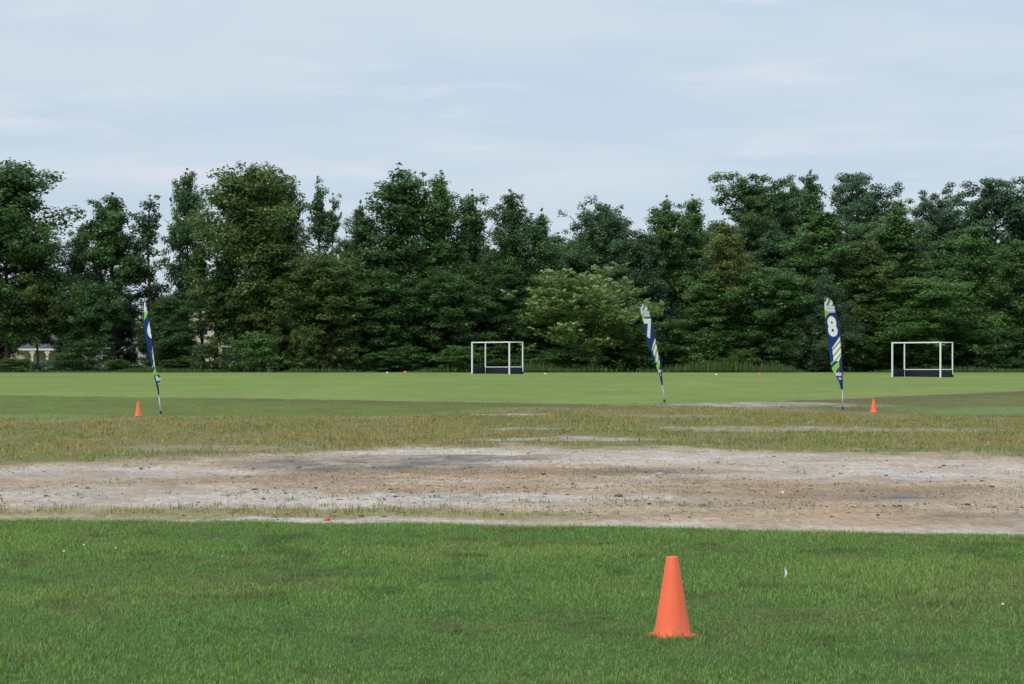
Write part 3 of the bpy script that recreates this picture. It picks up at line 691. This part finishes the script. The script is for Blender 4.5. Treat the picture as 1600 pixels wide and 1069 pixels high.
make_house(hx(166), YH+8, 5.5, 7, 3.3, 1.9, M_wsid, 'white house showing behind the trees left of the number 6 flag', [(-1.2, 1.0, 1.0, 1.4), (1.2, 1.0, 1.0, 1.4)])

# ------------------------------------------------------------------ trees
def leaves(Cn, r, cnt, size, g, flat=.65, asp=.62, upb=.7, tintv=.14):
    """leaf faces spread through clumps centred at Cn"""
    k = np.repeat(np.arange(len(Cn)), cnt); n = len(k)
    d = g.normal(size=(n, 3)); d /= np.linalg.norm(d, axis=1)[:, None]
    rad = g.random(n)**.45
    p = Cn[k]+d*(rad*r[k])[:, None]*np.array([1, 1, flat])
    nr = d*.6+np.array([0, 0, upb])+g.normal(0, .45, (n, 3)); nr /= np.linalg.norm(nr, axis=1)[:, None]
    tg = np.cross(nr, g.normal(size=(n, 3))); tg /= np.linalg.norm(tg, axis=1)[:, None]; bt = np.cross(nr, tg)
    s = size*(.65+.7*g.random(n))
    a = tg*s[:, None]*.5; b = bt*(s*asp)[:, None]*.5
    V = np.stack([p-a, p+b-a*.1, p+a, p-b-a*.1], 1).reshape(-1, 3)
    cl = (1+tintv*g.normal(size=len(Cn)))[k]*(.72+.56*g.random(n)); warm = (g.random(len(Cn))[k]-.5)*.14
    tint = np.stack([cl*(1+warm+.1*g.normal(size=n)), cl, cl*(1-warm)], -1).clip(.25, 2.2)
    return V, np.arange(n*4).reshape(-1, 4), np.repeat(tint, 4, 0)
def tree_mesh(seed, H=16., Rr=3.6, cb=.08, prof='cone', nlimb=58, cl_r=(.45, .95), per=95, size=.25, gap=0., leaders=3, flat=.65, asp=.62, lean=.5, twig=True, upb=.95, el=(8, 52)):
    g = np.random.default_rng(seed); tb = MB()
    bend = g.normal(0, .25, 2); 
    def axis(t): return np.array([bend[0]*math.sin(t*2.6)*t*1.6, bend[1]*math.sin(t*2.1+.5)*t*1.6, t*H])
    ts = np.linspace(0, .96, 12); tb.tube([axis(t) for t in ts], [.21*H/16*(1-.93*t)+.015 for t in ts], 8)
    pr = {'cone': lambda t: min(1, .70+.9*t)*max(0, 1-t)**.44+.05, 'round': lambda t: math.sqrt(max(0, 1-(2*t*.92-.84)**2))*.95+.08,
          'column': lambda t: (.55+.45*math.sin(t*3.1))*.95, 'high': lambda t: math.sqrt(max(0.02, 1-(1.9*t-.95)**2)), 'pine': lambda t: (1-t)**.85+.06}[prof]
    Cn = []; Rn = []
    for i in range(nlimb):
        t = (i+g.random())/nlimb; t = t**.92; h = cb+(.985-cb)*t
        if g.random() < gap: continue
        az = i*2.39996+g.normal(0, .35); Ln = Rr*pr(t)*(.62+.5*g.random()); e = R(el[0]+(el[1]-el[0])*t+g.normal(0, 8))
        d = np.array([math.cos(az)*math.cos(e), math.sin(az)*math.cos(e), math.sin(e)])
        P0 = axis(h); npt = 5; pts = []
        for s in np.linspace(0, 1, npt): pts.append(P0+d*Ln*s+np.array([0, 0, (.12 if prof != 'pine' else .2)*Ln*s*s])+g.normal(0, .04*Ln, 3)*s)
        tb.tube(pts, [(.075*(1-.8*s)*(Ln/3.6)+.012)*H/16 for s in np.linspace(0, 1, npt)], 5, False)
        m = max(2, int(2.1*Ln/.8)); 
        for q in range(m):
            s = .28+.74*(q+g.random())/m; c0 = P0+d*Ln*s+np.array([0, 0, .12*Ln*s*s]); off = np.clip(g.normal(0, .2*Ln+.12, 3), -1.1, 1.1)*np.array([1, 1, .55])*(.4+.6*s)
            rr = (cl_r[0]+(cl_r[1]-cl_r[0])*g.random())*(.62+.5*pr(t)); c1 = c0+off; Cn.append(c1); Rn.append(rr)
            if twig and np.linalg.norm(off) > .35: tb.tube([c0-d*.25, c1], [.018, .008], 3, False)
    for q in range(leaders):
        h = .62+.2*g.random(); az = g.random()*6.28; P0 = axis(h); top = .95+.09*g.random() if q else 1.05
        r0 = Rr*.55*g.random()**.7 if q else 0
        T = axis(top)*np.array([1, 1, 1-.10*r0/(Rr*.5+.01)])+np.array([math.cos(az)*r0, math.sin(az)*r0, 0]); tb.tube([P0, P0*.45+T*.55+np.array([0, 0, -.2]), T], [.06, .04, .01], 5, False)
        m = 14
        for s in np.linspace(.2, 1.0, m):
            Cn.append(P0+(T-P0)*s+g.normal(0, .16, 3)*(1.2-s)*2); Rn.append((.70-.52*s)*(.8+.4*g.random()))
    Cn = np.array(Cn); Rn = np.array(Rn)
    cnt = np.maximum(12, (per*(Rn/.7)**2)).astype(int)
    V, Fq, T = leaves(Cn, Rn, cnt, size, g, flat, asp, upb)
    return mesh('crown', V, Fq, T), tb.mesh('trunk', True), float(np.percentile(V[:, 2], 99.93)), Rr, (Cn, Rn)
V_ = {}
for i in range(5): V_['gum%d' % i] = tree_mesh(100+i, 16, 3.7, .07, 'cone', 66, leaders=5+i % 3, per=100, size=.225)
for i in range(2): V_['broad%d' % i] = tree_mesh(130+i, 15, 4.8, .08, 'round', 66, (.5, 1.05), per=58, size=.28, leaders=5, el=(5, 60))
for i in range(2): V_['high%d' % i] = tree_mesh(135+i, 16, 4.2, .30, 'cone', 52, (.45, 1.0), per=88, leaders=6, gap=.12, el=(0, 55))
V_['broad2'] = tree_mesh(137, 16, 4.6, .2, 'round', 66, (.5, 1.05), per=62, size=.27, leaders=7, el=(0, 60))
V_['lowopen'] = tree_mesh(138, 8, 4.2, .36, 'round', 40, (.45, .85), per=85, leaders=3, el=(0, 55))
V_['thin0'] = tree_mesh(140, 16, 2.3, .12, 'column', 40, (.35, .7), per=80, gap=.3, leaders=2, el=(25, 60))
V_['thin1'] = tree_mesh(141, 16, 2.4, .3, 'column', 34, (.4, .75), per=90, gap=.35, leaders=3, el=(35, 65))
for i in range(2): V_['oak%d' % i] = tree_mesh(150+i, 17, 5.0, .42, 'high', 40, (.55, 1.0), per=92, gap=.12, leaders=0, size=.24, flat=.5, el=(-2, 55))
V_['pine0'] = tree_mesh(160, 10, 3.4, .06, 'pine', 90, (.35, .62), per=150, size=.30, leaders=2, flat=.9, asp=.16, upb=.3, el=(10, 45))
for i in range(3): V_['shrub%d' % i] = tree_mesh(170+i, 4, 2.0, .02, 'round', 30, (.3, .6), per=85, size=.20, leaders=2, el=(5, 60))
fl = tree_mesh(180, 8, 4.3, .08, 'round', 52, (.4, .75), per=70, size=.30, leaders=2, flat=.6, asp=.3, el=(5, 55)); V_['blossom'] = fl
print('variants tris', {k: len(v[0].polygons)*2 for k, v in V_.items()})
# pale flower sprays held above the outer clumps of the blossoming tree
g = np.random.default_rng(5); Cn, Rn = fl[4]
out = np.linalg.norm(Cn[:, :2], axis=1)+.35*Cn[:, 2]; sel = np.where(out > np.percentile(out, 45))[0]
sp_c = []; 
for i in sel:
    for _ in range(2):
        a = g.random()*6.28; rr_ = Rn[i]*(.25+.75*g.random()); b0 = Cn[i]+np.array([math.cos(a)*rr_, math.sin(a)*rr_, Rn[i]*.42])
        dr = np.array([math.cos(a)*.6, math.sin(a)*.6, .35]); 
        for s in range(4): sp_c.append(b0+dr*s*.13)
sp_c = np.array(sp_c); Vb, Fb, Tb = leaves(sp_c, np.full(len(sp_c), .13), np.full(len(sp_c), 7), .13, g, .8, .5, .6, .12)
ME_bl = mesh('blossom_spray', Vb, Fb, Tb)

DG, MG, OG, YG, BG, LG = (.092, .178, .066), (.110, .210, .072), (.128, .190, .064), (.170, .215, .064), (.090, .168, .090), (.128, .240, .076)
tr = random.Random(4)
def place(kind, px, top, hw, Y, colr, label, group, name='tree', rz=None, cat='tree', zb=1.2):
    cm, tm, H, Rr, _ = V_[kind]; x = (px-800)/F*Y
    zb = float(zprof(Y)) if Y < 215 else zb
    h = CZ+(HY-top)/F*Y-zb; s = h/H; sxy = hw/F*Y/Rr
    t = empty(name, (x, Y, zb-.03), tr.random()*6.28 if rz is None else rz, label=label, cat=cat, group=group); t.scale = (sxy, sxy, s)
    c_ = link('crown', cm, M_leaf, t); c_.color = (*colr, 1); link('trunk', tm, M_bark, t)
    return t
FR = 'trees along the far edge of the pitch'; BK = 'taller trees rising behind the front row'
T = [
 ('gum0', -75, 290, 85, 192, DG, 'tree at the very left edge, mostly outside the picture', FR),
 ('broad2', 12, 253, 104, 188, DG, 'tall dark tree at the left end of the tree line, before the sky gap', FR),
 ('high0', 178, 305, 80, 190, DG, 'pointed dark green tree left of the number 6 flag top', FR),
 ('high0', 128, 352, 44, 193, DG, 'lower shoulder tree right of the leftmost sky gap', FR),
 ('thin0', 240, 304, 45, 189, BG, 'narrow spire-like tree directly above the number 6 flag', FR),
 ('high1', 290, 268, 50, 193, DG, 'slim tree with small tufted top right of the number 6 flag', FR),
 ('broad2', 394, 257, 90, 188, OG, 'broad olive green tree, tallest in the left half', FR),
 ('gum4', 440, 272, 70, 191, OG, 'olive tree joined to the right side of the broadest left tree', FR),
 ('thin1', 492, 275, 34, 194, DG, 'sparse twin-topped tree with sky showing around its stems', FR),
 ('thin0', 525, 302, 26, 195, DG, 'small sparse leaning top at the right of the left sky notch', FR),
 ('broad0', 500, 392, 88, 186, OG, 'low rounded olive tree filling below the sparse twin-topped tree', FR),
 ('gum3', 617, 264, 96, 189, DG, 'tall dark pyramid tree left of the central goal', FR),
 ('gum0', 566, 322, 50, 191, DG, 'shoulder tree on the left flank of the dark pyramid tree', FR),
 ('thin0', 655, 268, 38, 193, DG, 'narrow tufted spire between two tall dark trees left of the central goal', FR),
 ('gum2', 696, 272, 70, 190, MG, 'tall open-topped tree just left above the central goal', FR),
 ('gum1', 742, 304, 58, 192, DG, 'dark tree straight above the left post of the central goal', FR),
 ('gum4', 797, 301, 64, 190, DG, 'pointed tree straight above the right side of the central goal', FR),
 ('gum0', 846, 334, 56, 189, DG, 'shorter pointed tree right of the central goal, before the dip', FR),
 ('broad1', 884, 369, 62, 194, DG, 'low tree in the dip of the skyline right of the central goal', FR),
 ('broad0', 946, 309, 66, 198, BG, 'rounded dark tree rising behind the pale blossoming tree', BK),
 ('broad1', 1003, 349, 60, 192, BG, 'grey-green tree above the number 7 flag', FR),
 ('gum3', 1048, 313, 66, 195, MG, 'pointed tree right of the number 7 flag top', FR),
 ('gum1', 1088, 311, 60, 197, MG, 'pointed tree left of the yellowish tree', FR),
 ('gum2', 1124, 346, 66, 188, YG, 'yellowish green tree between the number 7 and number 8 flags', FR),
 ('oak0', 1168, 269, 84, 214, DG, 'tall open-crowned tree behind the yellowish tree', BK),
 ('oak1', 1228, 274, 62, 212, DG, 'tall dark tree left of the darkest rounded crown', BK),
 ('gum4', 1266, 272, 55, 214, DG, 'tall narrow crown above the number 8 flag', BK),
 ('oak0', 1336, 268, 76, 210, BG, 'darkest rounded crown right of the number 8 flag', BK),
 ('gum0', 1278, 328, 92, 191, MG, 'big conical green tree straight behind the number 8 flag', FR),
 ('broad0', 1208, 412, 80, 186, MG, 'low leafy tree left of the number 8 flag', FR),
 ('gum1', 1352, 376, 72, 188, OG, 'olive tree between the number 8 flag and the right goal', FR),
 ('gum2', 1410, 320, 86, 191, MG, 'conical green tree above the left post of the right goal', FR),
 ('broad1', 1440, 425, 96, 185.5, LG, 'bright leafy low tree directly behind the right goal', FR),
 ('oak1', 1474, 287, 60, 216, BG, 'small dark tufted crown rising behind, above the right goal', BK),
 ('oak0', 1554, 276, 90, 213, BG, 'wide dark crown rising behind at the right end of the tree line', BK),
 ('oak1', 1610, 290, 60, 216, BG, 'dark crown rising behind, cut by the right picture edge', BK),
 ('gum4', 1522, 352, 72, 190, LG, 'lighter green pointed tree right of the right goal', FR),
 ('gum3', 1594, 374, 62, 188, MG, 'green tree in the front row cut by the right picture edge', FR),
 ('gum0', 1680, 340, 90, 191, MG, 'front row tree just beyond the right picture edge', FR),
 ('gum2', 1095, 430, 70, 186, MG, 'low leafy tree right beside the number 7 flag', FR),
 ('broad0', 690, 420, 86, 186.5, DG, 'low dark tree left of the central goal', FR),
 ('broad1', 600, 430, 76, 186, DG, 'low dark tree below the tall pyramid tree', FR),
 ('gum1', 800, 415, 66, 187, DG, 'low dark tree behind the central goal', FR),
 ('thin0', 338, 400, 42, 187, DG, 'thin dark tree standing before the cream house', FR),
 ('lowopen', 368, 425, 58, 187.5, OG, 'small open-based tree before the right side of the cream house', FR),
 ('thin1', 318, 385, 36, 190, DG, 'slender tree before the left corner of the cream house', FR),
 ('lowopen', 60, 415, 74, 187, OG, 'low olive tree in front of the low porch house', FR),
 ('lowopen', 140, 430, 56, 186.5, DG, 'low dark tree in front of the small white house', FR),
 ('broad1', 268, 455, 50, 186.5, DG, 'low dark tree just right of the number 6 flag', FR),
 ('broad1', 448, 425, 60, 186.5, OG, 'low olive tree right of the cream house glimpses', FR),
]
for q in T: place(*q)
place('pine0', 1290, 424, 74, 185.5, (.075, .14, .08), 'young blue-green pine directly behind the number 8 flag', FR, 'pine_tree')
bt = place('blossom', 912, 416, 104, 184.5, (.155, .245, .072), 'pale blossoming tree with cream flower sprays left of the number 7 flag', FR, 'blossoming_tree')
o = link('blossom', ME_bl, M_leaf, bt); o.color = (.46, .55, .29, 1)
# deeper wood: fills between and behind
for i in range(64):
    px = 545+i*19+tr.uniform(-10, 10); Y = tr.choice([201, 206, 222, 234, 246]); top = tr.uniform(365, 430) if px < 1100 else tr.uniform(335, 410)
    place(tr.choice(['gum0', 'gum1', 'gum3', 'broad0', 'broad1']), px, top, tr.uniform(60, 85), Y, tr.choice([DG, DG, BG, MG]), 'dark tree deep in the wood behind the front row, right of the sky notch', 'trees deep in the wood')
seen2 = []
ORD = ['first', 'second', 'third', 'fourth', 'fifth', 'sixth', 'seventh', 'eighth', 'ninth', 'tenth']
for i in range(10):
    px = -60+i*58+tr.uniform(-12, 12); Y = tr.choice([198, 203])
    if 285 < px < 405 or 0 < px < 100: continue
    seen2.append(1)
    place(tr.choice(['gum0', 'gum3', 'broad1']), px, tr.uniform(440, 475), tr.uniform(38, 55), Y, tr.choice([DG, BG]), ORD[len(seen2)-1]+' small dark second-row tree from the left, in front of the houses', 'small second row trees at left')
ORD = ['first', 'second', 'third', 'fourth', 'fifth', 'sixth', 'seventh', 'eighth', 'ninth', 'tenth', 'eleventh', 'twelfth', 'thirteenth', 'fourteenth', 'fifteenth']; seen = {}
for i in range(30):
    px = -20+i*56+tr.uniform(-20, 20); Y = tr.uniform(181, 186); hh = tr.uniform(500, 562)
    if 730 < px < 830 or px < 120: hh = tr.uniform(548, 562)
    if 300 < px < 400: hh = tr.uniform(520, 535)
    sec = 'left of the central goal' if px < 740 else ('between the central goal and the number 7 flag' if px < 1030 else ('between the number 7 and 8 flags' if px < 1310 else 'right of the number 8 flag'))
    place(tr.choice(['shrub0', 'shrub1', 'shrub2']), px, hh, tr.uniform(30, 48), Y, tr.choice([DG, LG, MG, OG]), ORD[seen.setdefault(sec, []).__len__()]+' leafy shrub from the left, '+sec, 'shrubs at the foot of the tree line', 'shrub', cat='shrub'); seen[sec].append(1)
# brushwood closing the wood's floor: one unbroken mass
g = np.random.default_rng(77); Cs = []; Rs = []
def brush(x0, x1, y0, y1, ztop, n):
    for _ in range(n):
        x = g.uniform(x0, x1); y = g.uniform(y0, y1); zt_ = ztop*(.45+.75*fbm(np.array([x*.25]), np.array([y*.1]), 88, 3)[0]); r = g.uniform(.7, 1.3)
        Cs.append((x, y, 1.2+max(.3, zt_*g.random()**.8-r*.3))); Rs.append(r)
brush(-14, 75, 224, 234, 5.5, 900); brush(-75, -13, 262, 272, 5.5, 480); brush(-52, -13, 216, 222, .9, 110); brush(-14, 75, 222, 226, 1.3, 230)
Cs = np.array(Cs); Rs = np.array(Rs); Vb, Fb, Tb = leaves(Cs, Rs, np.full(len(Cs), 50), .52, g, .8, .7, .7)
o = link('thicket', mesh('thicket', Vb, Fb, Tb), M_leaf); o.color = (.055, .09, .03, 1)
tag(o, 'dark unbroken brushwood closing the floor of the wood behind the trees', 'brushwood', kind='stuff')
# dead pale stem left of the central goal
b = MB(); p0 = AT(559, 583, 184.3); pts = [(559, 583), (559, 545), (558, 515), (561, 502), (566, 487), (570, 478), (577, 469)]
b.tube([tuple(AT(a, c_, 184.3)-p0) for a, c_ in pts], [.075, .07, .065, .055, .045, .03, .012], 7)
b.tube([tuple(AT(a, c_, 184.3+.1)-p0) for a, c_ in [(561, 502), (556, 487), (552, 480)]], [.03, .02, .008], 5)
o = link('dead_stem', b.mesh('dead_stem', True), simple('grey_deadwood', (.20, .18, .17), .9, .1, .3, 4)); o.location = (p0.x, p0.y, float(zprof(184.3))-.02)
tag(o, 'bare grey leaning stem in front of the dark trees left of the central goal', 'stem')

# tall unmown grass at the foot of the trees
n_ = 26000; ty = 178.5+6.5*rng.random(n_); tx = (rng.random(n_)*2-1)*46; k = rng.random(n_) < np.clip(.25+1.6*(fbm(tx*.3, ty*.2, 71, 3)-.35), .05, 1); tx, ty = tx[k], ty[k]
hgt = fbm(tx*.22, ty*.1, 72, 3); r_ = rng.random(len(tx)); cc = np.tile(np.array([.075, .13, .036]), (len(tx), 1)); cc = lerp(cc, (.12, .14, .055), (r_ > .8)*.8)
right = sstep(-1, 3, tx)
b = np.stack([tx, ty, zg(tx, ty)], -1)
V, Fa, ct = blades(b, (.05+1.05*np.clip(hgt*1.7-.35, 0, 1))*(.5+.7*rng.random(len(tx)))*(.42+.6*right), np.full(len(tx), .035), rng.random(len(tx))*6.283, .5*rng.random(len(tx)), cc*(.7+.6*rng.random(len(tx)))[:, None])
tag(link('tall_grass', mesh('tall_grass', V, Fa, ct), M_grass), 'tall unmown grass along the foot of the tree line', 'grass', kind='stuff')
print('total tris', sum(sum(len(p.vertices)-2 for p in m.polygons) for m in bpy.data.meshes if len(m.polygons) < 100000)+sum(len(m.loops)-2*len(m.polygons) for m in bpy.data.meshes if len(m.polygons) >= 100000))
